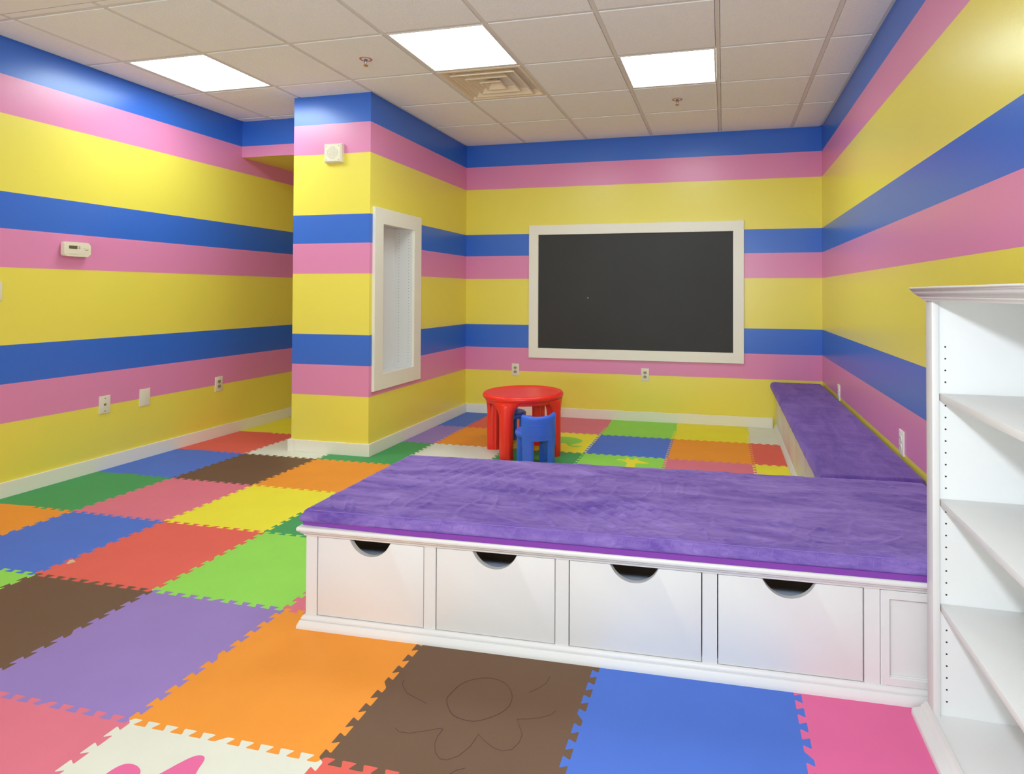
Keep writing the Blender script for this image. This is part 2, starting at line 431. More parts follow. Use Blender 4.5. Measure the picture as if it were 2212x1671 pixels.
FC = dict(green=(66, 156, 90), pink=(222, 116, 136), hot=(228, 104, 156), yellow=(238, 226, 54), orange=(240, 150, 44),
          blue=(74, 114, 208), red=(228, 98, 84), brown=(108, 80, 58), lime=(148, 218, 84), purple=(150, 124, 192), cream=(224, 224, 208))
FM = {k: foam('foam_' + k, v) for k, v in FC.items()}
MATS = [
 (-2, 3, 'yellow', 'yellow foam mat in the passage behind the red one by the left wall'),
 (-2, 2, 'red', 'red foam mat against the left wall before the passage'),
 (-2, 1, 'blue', 'blue foam mat touching the left baseboard, beside the brown mat'),
 (-2, 0, 'green', 'green foam mat touching the left baseboard, beside the pink mat'),
 (-2, -1, 'orange', 'orange foam mat at the left photo edge, below the green mat'),
 (-1, 3, 'green', 'foam mat mostly hidden behind the striped column'),
 (-1, 2, 'cream', 'off-white foam mat cut around the left corner of the striped column'),
 (-1, 1, 'brown', 'dark brown foam mat in front of the off-white mat at the column'),
 (-1, 0, 'pink', 'rose pink foam mat between green, brown, yellow and blue mats'),
 (-1, -1, 'blue', 'blue foam mat left of the large red one, pale scrap on its edge'),
 (-1, -2, 'lime', 'lime green foam mat, only a corner showing at the left photo edge'),
 (0, 4, 'blue', 'blue foam mat in the far corner where column and back wall meet'),
 (0, 3, 'purple', 'purple foam mat along the column baseboard below the niche'),
 (0, 2, 'green', 'green foam mat wrapping the right front corner of the striped column'),
 (0, 1, 'orange', 'orange foam mat left of the purple cushion, behind the yellow mat'),
 (0, 0, 'yellow', 'yellow foam mat left of the purple cushion, before the orange mat'),
 (0, -1, 'red', 'large coral red foam mat between blue and lime mats'),
 (0, -2, 'brown', 'dark brown foam mat at the left photo edge beside the purple mat'),
 (1, 4, 'red', 'coral red foam mat at the back wall left of the red table'),
 (1, 3, 'orange', 'orange foam mat left of the red table leg'),
 (1, 2, 'cream', 'off-white foam mat before the red table, behind the purple cushion'),
 (1, 1, 'lime', 'foam mat hidden just behind the front bench, left part'),
 (1, 0, 'green', 'dark green foam mat peeking out at the bench corner beside yellow'),
 (1, -1, 'lime', 'lime green foam mat touching the left end of the front bench'),
 (1, -2, 'purple', 'purple foam mat in the left foreground between brown and orange'),
 (1, -3, 'pink', 'rose pink foam mat in the bottom left corner of the photo'),
 (2, 4, 'pink', 'rose pink foam mat at the back wall right behind the red table'),
 (2, 3, 'yellow', 'yellow foam mat with a green inlaid shape right of the red table'),
 (2, 2, 'green', 'dark green foam mat under the blue chair in front of the table'),
 (2, -1, 'pink', 'pink foam mat showing a small corner by the bench base left end'),
 (2, -2, 'orange', 'large orange foam mat in the foreground at the bench left end'),
 (2, -3, 'cream', 'off-white foam mat with pink inlaid shapes at the bottom edge'),
 (3, 4, 'lime', 'lime green foam mat at the back wall under the chalkboard'),
 (3, 3, 'blue', 'blue foam mat before the lime one below the chalkboard'),
 (3, 2, 'lime', 'lime green foam mat with a yellow giraffe inlay'),
 (3, -2, 'brown', 'large brown foam mat in the foreground before the drawers'),
 (3, -3, 'red', 'coral red foam mat at the bottom photo edge below the brown one'),
 (4, 4, 'yellow', 'yellow foam mat at the back wall right of the lime green one'),
 (4, 3, 'orange', 'orange foam mat near the side bench, before the yellow one'),
 (4, 2, 'pink', 'rose pink foam mat right of the giraffe mat'),
 (4, -2, 'blue', 'large bright blue foam mat in the foreground before the drawers'),
 (5, 4, 'cream', 'off-white foam mat in the far corner by the side bench'),
 (5, 3, 'red', 'red foam mat strip along the side bench base'),
 (5, 2, 'yellow', 'yellow foam mat strip along the side bench, nearest the front bench'),
 (5, -2, 'hot', 'hot pink foam mat between the front bench and the bookcase'),
]
MO = {}
for i, j, c, l in MATS: MO[(i, j)] = make_mat(i, j, FM[c], l)
for i, j, c in [(2, 1, 'orange'), (3, 1, 'purple'), (4, 1, 'blue'), (5, 1, 'brown'), (2, 0, 'blue'), (3, 0, 'pink'), (4, 0, 'yellow'), (5, 0, 'green'),
                (3, -1, 'lime'), (4, -1, 'orange'), (5, -1, 'purple'), (4, -3, 'yellow'), (0, -3, 'orange'), (5, -3, 'brown')]:
    MO[(i, j)] = make_mat(i, j, FM[c], {1: '%s foam mat hidden just behind the front bench', 0: '%s foam mat mostly covered by the rear of the front bench',
                                        -1: '%s foam mat beneath the front bench drawers', -3: '%s foam mat just below the bottom edge of the photo'}[j] % c)

def smooth_closed(pts, n=6):
    out = []; N = len(pts)
    for i in range(N):
        p0, p1, p2, p3 = (Vector(pts[(i + k) % N]) for k in (-1, 0, 1, 2))
        for k in range(n):
            t = k / n
            out.append(tuple(0.5 * ((2 * p1) + (p2 - p0) * t + (2 * p0 - 5 * p1 + 4 * p2 - p3) * t * t + (3 * p1 - p0 - 3 * p2 + p3) * t ** 3)))
    return out
def inlay(parent, pts, m, name='inlay', label=None, n=6):
    pts = smooth_closed(pts, n) if n > 1 else pts
    px, py = parent.location.x, parent.location.y
    bm = bmesh.new(); prism(bm, [(x - px, y - py) for x, y in pts], MZ - 0.004, MZ + 0.0006)
    o = finish(name, bm, m, parent)
    if label: o['label'] = label
    return o
# two ears reaching into the picture, head below the frame edge
inlay(MO[(2, -3)], [(-1.47, 1.10), (-1.466, 1.17), (-1.460, 1.205), (-1.445, 1.220), (-1.418, 1.221), (-1.392, 1.210), (-1.374, 1.190), (-1.352, 1.195),
                    (-1.338, 1.214), (-1.322, 1.25), (-1.308, 1.275), (-1.294, 1.285), (-1.278, 1.284), (-1.268, 1.273), (-1.26, 1.25), (-1.25, 1.22), (-1.26, 1.17), (-1.29, 1.12), (-1.28, 1.04), (-1.33, 0.97), (-1.40, 0.96), (-1.46, 1.02)],
      FM['hot'], label='pink animal-shaped foam inlay')
inlay(MO[(3, 2)], [(-0.735, 4.235), (-0.72, 4.252), (-0.672, 4.248), (-0.670, 4.275), (-0.684, 4.283), (-0.676, 4.297), (-0.656, 4.294), (-0.650, 4.262), (-0.620, 4.260),
                   (-0.612, 4.285), (-0.616, 4.298), (-0.596, 4.302), (-0.586, 4.288), (-0.592, 4.262), (-0.570, 4.240), (-0.515, 4.212), (-0.505, 4.196), (-0.54, 4.180), (-0.588, 4.168), (-0.585, 4.1), (-0.56, 4.03),
                   (-0.47, 3.98), (-0.43, 3.9), (-0.44, 3.80), (-0.48, 3.80), (-0.50, 3.88), (-0.62, 3.88), (-0.64, 3.80), (-0.68, 3.80), (-0.69, 3.95), (-0.655, 4.06), (-0.648, 4.14), (-0.66, 4.19), (-0.70, 4.218)],
      FM['yellow'], label='yellow giraffe foam inlay', n=3)
inlay(MO[(2, 3)], [(-1.42, 4.70), (-1.36, 4.78), (-1.274, 4.80), (-1.204, 4.80), (-1.14, 4.765), (-1.10, 4.72), (-1.09, 4.68), (-1.10, 4.64), (-1.135, 4.585), (-1.15, 4.55), (-1.12, 4.536), (-1.07, 4.54), (-1.065, 4.525), (-1.11, 4.505), (-1.156, 4.52),
                   (-1.188, 4.57), (-1.205, 4.60), (-1.24, 4.595), (-1.29, 4.575), (-1.33, 4.52), (-1.38, 4.52), (-1.39, 4.62)],
      FM['lime'], label='green animal-shaped foam inlay')
# outlines of same-coloured cut-outs in the brown mat
def groove(parent, pts, closed=True, wdt=0.0011):
    px, py = parent.location.x, parent.location.y
    P = smooth_closed(pts, 8) if closed else pts
    P = [(x - px, y - py, MZ + 0.0001) for x, y in P]
    if closed: P.append(P[0])
    bm = bmesh.new(); tube(bm, P, wdt, 6); return finish('cut_line', bm, M_CUT, parent)
M_CUT = mat('foam_cut_line', (84, 62, 46), 0.9)
bmr = MO[(3, -2)]
def ell(cx, cy, a, b, rot, n=14, s0=0, s1=1):
    return [(cx + a * math.cos(t) * math.cos(rot) - b * math.sin(t) * math.sin(rot), cy + a * math.cos(t) * math.sin(rot) + b * math.sin(t) * math.cos(rot)) for t in [2 * PI * (s0 + (s1 - s0) * k / n) for k in range(n)]]
groove(bmr, [(-0.777, 1.624), (-0.778, 1.657), (-0.766, 1.702), (-0.738, 1.731), (-0.696, 1.748), (-0.654, 1.742), (-0.622, 1.721), (-0.6, 1.686), (-0.594, 1.649), (-0.604, 1.617), (-0.63, 1.586), (-0.665, 1.564), (-0.706, 1.564), (-0.74, 1.578)])
for L_ in ([(-0.945, 1.678), (-0.938, 1.658), (-0.903, 1.625), (-0.857, 1.609), (-0.826, 1.598)],
           [(-0.862, 1.489), (-0.845, 1.479), (-0.815, 1.481), (-0.772, 1.502), (-0.743, 1.518), (-0.735, 1.515), (-0.738, 1.491), (-0.733, 1.463), (-0.717, 1.435), (-0.697, 1.419), (-0.678, 1.419), (-0.655, 1.438), (-0.639, 1.475), (-0.635, 1.521), (-0.613, 1.504), (-0.583, 1.487), (-0.555, 1.48), (-0.531, 1.49), (-0.52, 1.519), (-0.522, 1.549), (-0.539, 1.575), (-0.554, 1.599), (-0.526, 1.607), (-0.496, 1.618), (-0.468, 1.638), (-0.46, 1.656)],
           [(-0.557, 1.713), (-0.537, 1.736), (-0.52, 1.766), (-0.518, 1.798)], [(-0.66, 1.36), (-0.65, 1.38), (-0.641, 1.394), (-0.622, 1.406)]):
    groove(bmr, L_, False, 0.0009)

# small pale scrap on the mats
bm = bmesh.new()
for k in range(3): box(bm, -0.014 + 0.004 * k, 0.014 - 0.003 * k, -0.006, 0.006, 0.0035 * k, 0.0035 * (k + 1), bev=0.0012)
scrap = finish('paper_scrap', bm, M_PAPER, None, 40); scrap.location = (-2.752, 2.055, MZ); scrap.rotation_euler = (0, 0, 1.1)
tag(scrap, 'tiny pale scrap lying on the seam of blue and red mats', 'scrap')

# ------------------------------------------------------------------ ceiling lights, vent, sprinklers
def ceiling_light(x0, y0, label, z=H):
    t = empty('ceiling_light', (x0 + T / 2, y0 + T / 2, z), 0, label, 'ceiling light', 'square ceiling light panels')
    a = T / 2 - 0.013
    bm = bmesh.new(); ring_frame(bm, -a, a, -a, a, 0.012, 0.02, 0.0, 'z', 0.002); finish('frame', bm, M_GRID, t)
    bm = bmesh.new(); box(bm, -a + 0.011, a - 0.011, -a + 0.011, a - 0.011, 0.004, 0.012); finish('diffuser', bm, M_LIGHT, t)
    return t
ceiling_light(GX - 4 * T, GY - T, 'glowing square ceiling panel near the left wall')
ceiling_light(GX - T, GY - T, 'glowing square ceiling panel beside the air vent')
ceiling_light(GX + T, GY, 'glowing square ceiling panel in front of the chalkboard wall, rightmost')
for x0, y0 in ((GX + T * 0, -1.3), (GX - 3 * T, -1.9)):  # out-of-view panels, added as extra lamps for the room
    ceiling_light(x0, y0, 'unseen ceiling light panel added behind the camera', H - 0.024)

t = empty('ceiling_vent', (GX - T / 2, GY + T / 2, H), 0, 'beige square louvred air vent beside the middle ceiling light', 'air vent')
a = T / 2 - 0.013
def pyr_ring(bm, ro, ri, zo, zi, th=0.0025):
    A = [bm.verts.new((sx * ro, sy * ro, zo)) for sx, sy in ((-1, -1), (1, -1), (1, 1), (-1, 1))]
    B = [bm.verts.new((sx * ri, sy * ri, zi)) for sx, sy in ((-1, -1), (1, -1), (1, 1), (-1, 1))]
    C = [bm.verts.new((sx * ro, sy * ro, zo + th)) for sx, sy in ((-1, -1), (1, -1), (1, 1), (-1, 1))]
    D = [bm.verts.new((sx * ri, sy * ri, zi + th)) for sx, sy in ((-1, -1), (1, -1), (1, 1), (-1, 1))]
    for k in range(4):
        q = (k + 1) % 4
        bm.faces.new((A[k], A[q], B[q], B[k])); bm.faces.new((C[k], C[q], D[q], D[k])); bm.faces.new((A[k], A[q], C[q], C[k])); bm.faces.new((B[k], B[q], D[q], D[k]))
bm = bmesh.new(); ring_frame(bm, -a, a, -a, a, 0.022, 0.012, -0.001, 'z', 0.002); pyr_ring(bm, a - 0.02, 0.215, 0.0, 0.055); finish('frame', bm, M_VENT, t)
bm = bmesh.new(); ring_frame(bm, -0.225, 0.225, -0.225, 0.225, 0.07, 0.075, 0.055, 'z', 0.001); finish('back_pan', bm, M_VENTG, t)
bm = bmesh.new(); lathe(bm, [(0, 0.12), (0.17, 0.12), (0.17, 0.057), (0.175, 0.057)], 40); finish('duct_collar', bm, M_BLACK, t, 40)
for ro, ri, z in ((0.222, 0.185, -0.004), (0.148, 0.115, -0.006), (0.072, 0.0301, -0.008)):
    bm = bmesh.new(); pyr_ring(bm, ro, ri, z, z + 0.032)
    ring_frame(bm, -ro - 0.004, ro + 0.004, -ro - 0.004, ro + 0.004, 0.011, z + 0.004, z - 0.003, 'z', 0.001)
    finish('vane', bm, M_VENT, t)
bm = bmesh.new(); quad(bm, (-0.031, -0.031, 0.022), (0.031, -0.031, 0.022), (0.031, 0.031, 0.022), (-0.031, 0.031, 0.022)); pyr_ring(bm, 0.034, 0.03, 0.018, 0.022); finish('centre_cone', bm, M_VENT, t)
bm = bmesh.new(); cyl(bm, (-0.21, 0.17, 0.05), (0.05, -0.02, 0.035), 0.008); cyl(bm, (0.12, 0.2, 0.05), (-0.02, -0.05, 0.035), 0.008); finish('bracket', bm, M_VENTG, t, 40)

def sprinkler(x, y, label):
    t = empty('fire_sprinkler', (x, y, H), 0, label, 'sprinkler', 'ceiling sprinkler heads')
    bm = bmesh.new(); lathe(bm, [(0.024, 0.012), (0.026, 0.0), (0.037, -0.002), (0.041, 0.0015), (0.041, 0.004)], 32); finish('escutcheon', bm, M_PINKRING, t, 40)
    bm = bmesh.new(); lathe(bm, [(0, 0.008), (0.024, 0.008), (0.024, 0.0)], 24); finish('cup', bm, M_BLACK, t, 40)
    bm = bmesh.new(); lathe(bm, [(0, 0.01), (0.010, 0.008), (0.010, -0.012), (0.006, -0.016), (0.004, -0.036), (0, -0.036)], 16)
    cyl(bm, (-0.010, 0, -0.012), (-0.003, 0, -0.036), 0.002, 8); cyl(bm, (0.010, 0, -0.012), (0.003, 0, -0.036), 0.002, 8); finish('body', bm, M_CHROME, t, 40)
    bm = bmesh.new(); lathe(bm, [(0, -0.036), (0.013, -0.036), (0.014, -0.041), (0.010, -0.044), (0, -0.044)], 16); finish('deflector', bm, M_BRASS, t, 40)
sprinkler(GX - 1.5 * T, GY - 0.5 * T, 'small sprinkler head in the tile left of the middle light')
sprinkler(GX + 1.5 * T, GY + 1.5 * T, 'small sprinkler head behind the rightmost ceiling light')

# ------------------------------------------------------------------ wall fittings
def wall_frame(o, wall):
    """orient a thing modelled facing -y (x right, z up) onto a wall"""
    o.rotation_euler = (0, 0, {'back': 0, 'left': PI / 2, 'right': -PI / 2}[wall])
def plate_base(t, w_=0.074, h_=0.117, m=M_PLATE):
    bm = bmesh.new(); prism(bm, [(-w_ / 2, -h_ / 2), (w_ / 2, -h_ / 2), (w_ / 2, h_ / 2), (-w_ / 2, h_ / 2)], 0, -0.006, axis='y', bev=0.003); return finish('plate', bm, m, t, 30)
def screw(t, z, m=M_SCREW):
    bm = bmesh.new(); cyl(bm, (0, -0.0058, z), (0, -0.0072, z), 0.0032, 12); return finish('screw', bm, m, t, 40)
def outlet(loc, wall, label, m=M_PLATE):
    t = empty('power_outlet', loc, 0, label, 'power outlet', 'duplex wall outlets'); wall_frame(t, wall)
    plate_base(t, m=m)
    for z in (0.0195, -0.0195):
        pts = [(0.0165 * math.cos(q), z + max(-0.0125, min(0.0125, 0.0165 * math.sin(q)))) for q in [2 * PI * k / 24 for k in range(24)]]
        bm = bmesh.new(); prism(bm, pts, -0.005, -0.0085, axis='y', bev=0.0008); r = finish('receptacle', bm, M_BTN if m is M_PLATE else m, t, 30)
        bm = bmesh.new(); box(bm, -0.0085, -0.0055, -0.0092, -0.0084, z, z + 0.009); box(bm, 0.0055, 0.0085, -0.0092, -0.0084, z + 0.001, z + 0.008)
        cyl(bm, (0, -0.0084, z - 0.006), (0, -0.0092, z - 0.006), 0.0028, 10); finish('slots', bm, M_SLOT, r)
    screw(t, 0)
    return t
outlet((-1.9615, YB, 0.444), 'back', 'ivory duplex outlet on the back wall above the red table')
outlet((-0.7025, YB, 0.438), 'back', 'ivory duplex outlet on the back wall below the chalkboard')
outlet((XL, 4.113, 0.440), 'left', 'ivory duplex outlet on the left wall near the passage')
outlet((XR, 4.786, 0.462), 'right', 'outlet on the right wall at the far end of the side bench', M_PLATEW)
outlet((XR, 3.170, 0.480), 'right', 'outlet on the right wall above the side bench, nearer the bookcase', M_PLATEW)
t = empty('blank_plate', (XL, 3.467, 0.439), 0, 'plain blank ivory wall plate between phone jack and outlet', 'wall plate'); wall_frame(t, 'left'); plate_base(t, 0.079, 0.121); screw(t, 0.042, M_PLATE); screw(t, -0.042, M_PLATE)
t = empty('phone_jack', (XL, 3.181, 0.438), 0, 'ivory wall plate with a phone jack on the left wall', 'wall plate'); wall_frame(t, 'left'); plate_base(t); screw(t, 0.042, M_SLOT); screw(t, -0.042, M_SLOT)
bm = bmesh.new(); box(bm, -0.008, 0.008, -0.0075, -0.005, -0.007, 0.009); box(bm, -0.005, 0.002, -0.008, -0.007, -0.004, 0.004, mi=1); finish('jack', bm, [M_BTN, M_SLOT], t)
t = empty('switch_plate', (XL, 2.547, 1.188), 0, 'ivory switch plate cut off by the left photo edge', 'wall plate'); wall_frame(t, 'left'); plate_base(t, 0.075, 0.112); screw(t, 0.03); screw(t, -0.03)
bm = bmesh.new(); box(bm, -0.005, 0.005, -0.016, -0.005, -0.002, 0.012, bev=0.001); finish('toggle', bm, M_PLATE, t)

# thermostat
t = empty('thermostat', (XL, 2.971, 1.452), 0, 'beige digital thermostat on the pink stripe of the left wall', 'thermostat'); wall_frame(t, 'left')
def rrect(w_, h_, r, n=6):
    o = []
    for cx, cz, a0 in ((w_ / 2 - r, h_ / 2 - r, 0), (-w_ / 2 + r, h_ / 2 - r, 90), (-w_ / 2 + r, -h_ / 2 + r, 180), (w_ / 2 - r, -h_ / 2 + r, 270)):
        o += [(cx + r * math.cos(math.radians(a0 + 90 * k / n)), cz + r * math.sin(math.radians(a0 + 90 * k / n))) for k in range(n + 1)]
    return o
bm = bmesh.new(); prism(bm, rrect(0.148, 0.082, 0.012), 0, -0.008, axis='y'); finish('back_plate', bm, M_PLATE, t, 30)
bm = bmesh.new(); prism(bm, rrect(0.162, 0.090, 0.016), -0.008, -0.036, axis='y', bev=0.009, seg=4); body = finish('housing', bm, M_PLATE, t, 40)
bm = bmesh.new(); prism(bm, rrect(0.050, 0.020, 0.002), -0.035, -0.0368, axis='y'); o = finish('display', bm, M_LCD, t); o.location = (-0.028, 0, 0.012); o['label'] = 'dark lcd display'
for dz in (0.017, 0.008):
    bm = bmesh.new(); prism(bm, rrect(0.010, 0.006, 0.002), -0.035, -0.038, axis='y'); o = finish('button', bm, M_BTN, t); o.location = (0.009, 0, dz)
bm = bmesh.new(); box(bm, 0.035, 0.066, -0.0368, -0.035, 0.006, 0.0075); box(bm, 0.045, 0.064, -0.0366, -0.035, -0.004, 0.0); finish('print_marks', bm, M_BTN, t)
bm = bmesh.new(); box(bm, -0.055, 0.0, -0.038, -0.035, -0.029, -0.0265, bev=0.0008); finish('ridge', bm, M_PLATE, t)

# perforated speaker plate on the column
t = empty('wall_speaker', (-2.7715, YP, 2.202), 0, 'square cream perforated speaker plate high on the striped column', 'speaker')
bm = bmesh.new(); prism(bm, [(-0.073, -0.069), (0.073, -0.069), (0.073, 0.069), (-0.073, 0.069)], 0, -0.036, axis='y', bev=0.010, seg=1); finish('housing', bm, M_PLATE, t)
bm = bmesh.new()
for k in range(-8, 9):
    for q in range(-8, 9):
        if (k + q) % 2: continue
        x, z = k * 0.0056, q * 0.0056
        if max(abs(x), abs(z)) < 0.047 and abs(x) + abs(z) < 0.066:
            bm.faces.new([bm.verts.new((x + 0.0019 * math.cos(-a_), -0.0363, z + 0.0019 * math.sin(-a_))) for a_ in [2 * PI * s / 8 for s in range(8)]])
finish('perforations', bm, M_SLOT, t)
for x, z in ((-0.052, 0.05), (0.052, 0.05), (-0.052, -0.05), (0.052, -0.05)):
    bm = bmesh.new(); cyl(bm, (x, -0.0355, z), (x, -0.037, z), 0.0028, 10); finish('screw', bm, M_SLOT, t)

# chalkboard
t = empty('chalkboard', (-0.8235, YB, 0.567), 0, 'large dark chalkboard in a white frame on the back wall', 'chalkboard')
bm = bmesh.new(); box(bm, -0.915, 0.915, -0.008, 0, 0.08, 1.20); finish('board', bm, M_BOARD, t)
bm = bmesh.new(); ring_frame(bm, -0.9995, 0.9995, 0.0, 1.270, 0.0935, 0.0, -0.022, 'y', 0.002); finish('frame', bm, M_TRIM, t)
bm = bmesh.new(); cyl(bm, (-0.4195, -0.0075, 0.575), (-0.4195, -0.0095, 0.575), 0.0045, 12); finish('dot', bm, M_PLATEW, t)

# recessed niche in the column
t = empty('wall_niche', (XP, (NY0 + NY1) / 2, 0.468), 0, 'narrow white recessed niche with shelf pin holes in the striped column', 'niche')
hw = (NY1 - NY0) / 2; z0n, z1n = NZ0 - 0.468, NZ1 - 0.468
bm = bmesh.new(); ring_frame(bm, -0.348, 0.348, 0.0, 1.345, 0.1165, 0.0, 0.020, 'x', 0.002)
for v in bm.verts: v.co.z = v.co.z if v.co.z < 0.7 else v.co.z
finish('frame', bm, M_TRIM, t)
bm = bmesh.new(); box(bm, -ND - 0.011, -ND, -hw, hw, z0n, z1n); finish('back_panel', bm, M_WHITE2, t)
for s in (-1, 1):
    bm = bmesh.new(); y0, y1 = (hw - 0.013, hw - 0.0005) if s > 0 else (-hw + 0.0005, -hw + 0.013)
    box(bm, -ND, 0.0, y0, y1, z0n, z1n); sd = finish('side_panel', bm, M_WHITE2, t)
    for x in (-0.1145, -0.0265):
        bm = bmesh.new()
        for k in range(43):
            zc = 1.671 - 0.468 - k * 0.02497
            yy = (hw - 0.0132) if s > 0 else (-hw + 0.0132)
            bm.faces.new([bm.verts.new((x + 0.0026 * math.cos(a_), yy, zc + 0.0026 * math.sin(a_))) for a_ in [2 * PI * q / 8 for q in range(8)]])
        finish('pin_hole_row', bm, M_PIN, sd)
bm = bmesh.new(); box(bm, -ND, 0.0, -hw, hw, z1n - 0.012, z1n - 0.0005); finish('top_panel', bm, M_WHITE2, t)
bm = bmesh.new(); box(bm, -ND, 0.0, -hw, hw, z0n + 0.0005, z0n + 0.012); finish('bottom_panel', bm, M_WHITE2, t)

# ------------------------------------------------------------------ benches with drawers
def arc_pts(cx, zc, R, a0, a1, n):
    return [(cx + R * math.cos(a0 + (a1 - a0) * k / n), zc + R * math.sin(a0 + (a1 - a0) * k / n)) for k in range(n + 1)]
def drawer(parent, x0, x1, z0, z1, yf, depth, R=0.0815, rise=0.029, lining=M_INNER):
    """front panel with a scooped finger hole; returns part, with the box as sub-part"""
    cx = (x0 + x1) / 2
    half = math.sqrt(R * R - rise * rise)
    th = math.asin(rise / R)
    arc = arc_pts(cx, z1 + rise, R, 2 * PI - th, PI + th, 20)
    pts = [(x0, z0), (x1, z0), (x1, z1)] + arc + [(x0, z1)]
    bm = bmesh.new(); prism(bm, pts, yf + 0.019, yf, axis='y', bev=0.0022, seg=2)
    d = finish('drawer', bm, M_WHITE, parent, 35)
    bm = bmesh.new(); hz = 0.187
    box(bm, x0 + 0.012, x0 + 0.024, yf + 0.019, yf + depth, z0 + 0.005, hz); box(bm, x1 - 0.024, x1 - 0.012, yf + 0.019, yf + depth, z0 + 0.005, hz)
    box(bm, x0 + 0.024, x1 - 0.024, yf + depth - 0.012, yf + depth, z0 + 0.005, hz); box(bm, x0 + 0.024, x1 - 0.024, yf + 0.019, yf + depth - 0.012, z0 + 0.005, z0 + 0.013)
    finish('drawer_box', bm, lining, d)
    return d
TOPM = [(0.0, 0.331), (0.006, 0.3315), (0.007, 0.337), (0.0085, 0.3385), (0.013, 0.341), (0.0155, 0.345), (0.0165, 0.349), (0.021, 0.3495), (0.0235, 0.353), (0.0245, 0.358), (0.0235, 0.363), (0.020, 0.3665), (0.0, 0.367)]
BASM = [(0.0, 0.0), (0.0225, 0.0), (0.0228, 0.005), (0.021, 0.012), (0.0150, 0.0265), (0.0135, 0.0285), (0.0095, 0.029), (0.0095, 0.031), (0.0115, 0.032), (0.0112, 0.036), (0.006, 0.0425), (0.0035, 0.0445), (0.0, 0.045)]
def bench(name, loc, rz, L, D, cells, label, panel=None, side=True):
    """front at local y=0 facing -y, x along the length. cells: list of drawer (x0,x1)"""
    t = empty(name, loc, rz, label, 'bench')
    zt, e = 0.367 - MZ, 0.022
    zd0, zd1 = 0.0425, 0.316
    bm = bmesh.new()
    # carcass
    box(bm, e, e + 0.018, e + 0.019, D, 0, zt - 0.018); box(bm, L - 0.018, L, e + 0.019, D, 0, zt - 0.018); box(bm, e + 0.018, L - 0.018, D - 0.01, D, 0, zt - 0.018)
    box(bm, e, L, e + 0.019, D, zt - 0.018, zt); box(bm, e + 0.018, L - 0.018, e + 0.02, D - 0.01, 0.03, 0.048)
    # face frame
    box(bm, e, L, e, e + 0.019, 0, zd0 - 0.0015); box(bm, e, L, e, e + 0.019, zd1 + 0.001, zt)
    xs = [e] + [v for c in cells for v in c] + ([panel[0]] if panel else [L])
    for a_, b_ in zip(xs[0::2], xs[1::2]): box(bm, a_, b_ - 0.0015 if b_ != L else b_, e, e + 0.019, zd0 - 0.0015, zd1 + 0.001)
    for a_, b_ in zip(xs[2::2], xs[3::2]): box(bm, (a_ + b_) / 2 - 0.008, (a_ + b_) / 2 + 0.008, e + 0.019, D - 0.01, 0.048, zt - 0.018)
    finish('body', bm, M_WHITE, t)
    bm = bmesh.new(); box(bm, e + 0.02, L - 0.02, 0.30, 0.306, 0.05, zt - 0.02); finish('inner_back', bm, M_DARKIN, t)
    path = [(e, D, -1, 0), (e, e, -1, -1), (L, e, 0, -1)] if side else [(e, e, 0, -1), (L, e, 0, -1)]
    bm = bmesh.new(); sweep(bm, TOPM, path); finish('top_moulding', bm, M_WHITE, t, 50)
    bm = bmesh.new(); sweep(bm, BASM, path); finish('base_moulding', bm, M_WHITE, t, 50)
    for a_, b_ in cells: drawer(t, a_ + 0.0015, b_ - 0.003, zd0 + 0.0005, zd1 - 0.0005, e + 0.0005, min(D - 0.08, 0.23))
    if panel:
        p0, p1 = panel
        bm = bmesh.new(); box(bm, p0, p1, e + 0.008, e + 0.018, zd0, zd1 + 0.001)
        # stepped picture-frame mould
        for wd, dep, ins in ((0.026, 0.0, 0.0), (0.010, 0.005, 0.018)):
            ring_frame(bm, p0 + ins, p1 - ins, zd0 + ins, zd1 - ins, wd, e + 0.012, e - 0.004 + dep, 'y', 0.003)
        finish('inset_panel', bm, M_WHITE, t)
    return t
TOPM = [(o_, z_ - MZ) for o_, z_ in TOPM]; BASM = [(o_, z_ * 0.95) for o_, z_ in BASM]
RZ = math.radians(1.896)
FB = (-1.454, 1.843, MZ)
front_bench = bench('storage_bench', FB, RZ, 2.272, 0.765, [(0.066, 0.470), (0.513, 0.927), (0.972, 1.392), (1.438, 1.856)],
                    'long white storage bench with four scooped drawers in front', panel=(1.900, 2.26))
side_cells = [(0.06 + 0.465 * k, 0.475 + 0.465 * k) for k in range(6)]
SBX = 0.425
side_bench = bench('storage_bench', (SBX, 5.548, MZ), -PI / 2, 2.78, 0.40, side_cells, 'white storage bench running along the right wall to the back wall', side=False)

# tangled wire stuff seen through the first scoop
bm = bmesh.new()
for k in range(16):
    rnd = random.Random(k); p = []
    x, y, z = 0.16 + 0.16 * rnd.random(), 0.10 + 0.08 * rnd.random(), 0.165 + 0.02 * rnd.random()
    for q in range(6):
        p.append((x, y, z)); x += rnd.uniform(-0.03, 0.04); y = min(0.2, max(0.07, y + rnd.uniform(-0.03, 0.03))); z += rnd.uniform(-0.008, 0.008)
    tube(bm, p, 0.0028, 6)
box(bm, 0.12, 0.40, 0.06, 0.215, 0.062, 0.150, bev=0.03, seg=3)
o = finish('wire_bundle', bm, M_BAG, None, 50); o.location = FB; o.rotation_euler = (0, 0, RZ)
tag(o, 'dark shiny tangled bundle inside the leftmost drawer of the front bench', 'bundle')

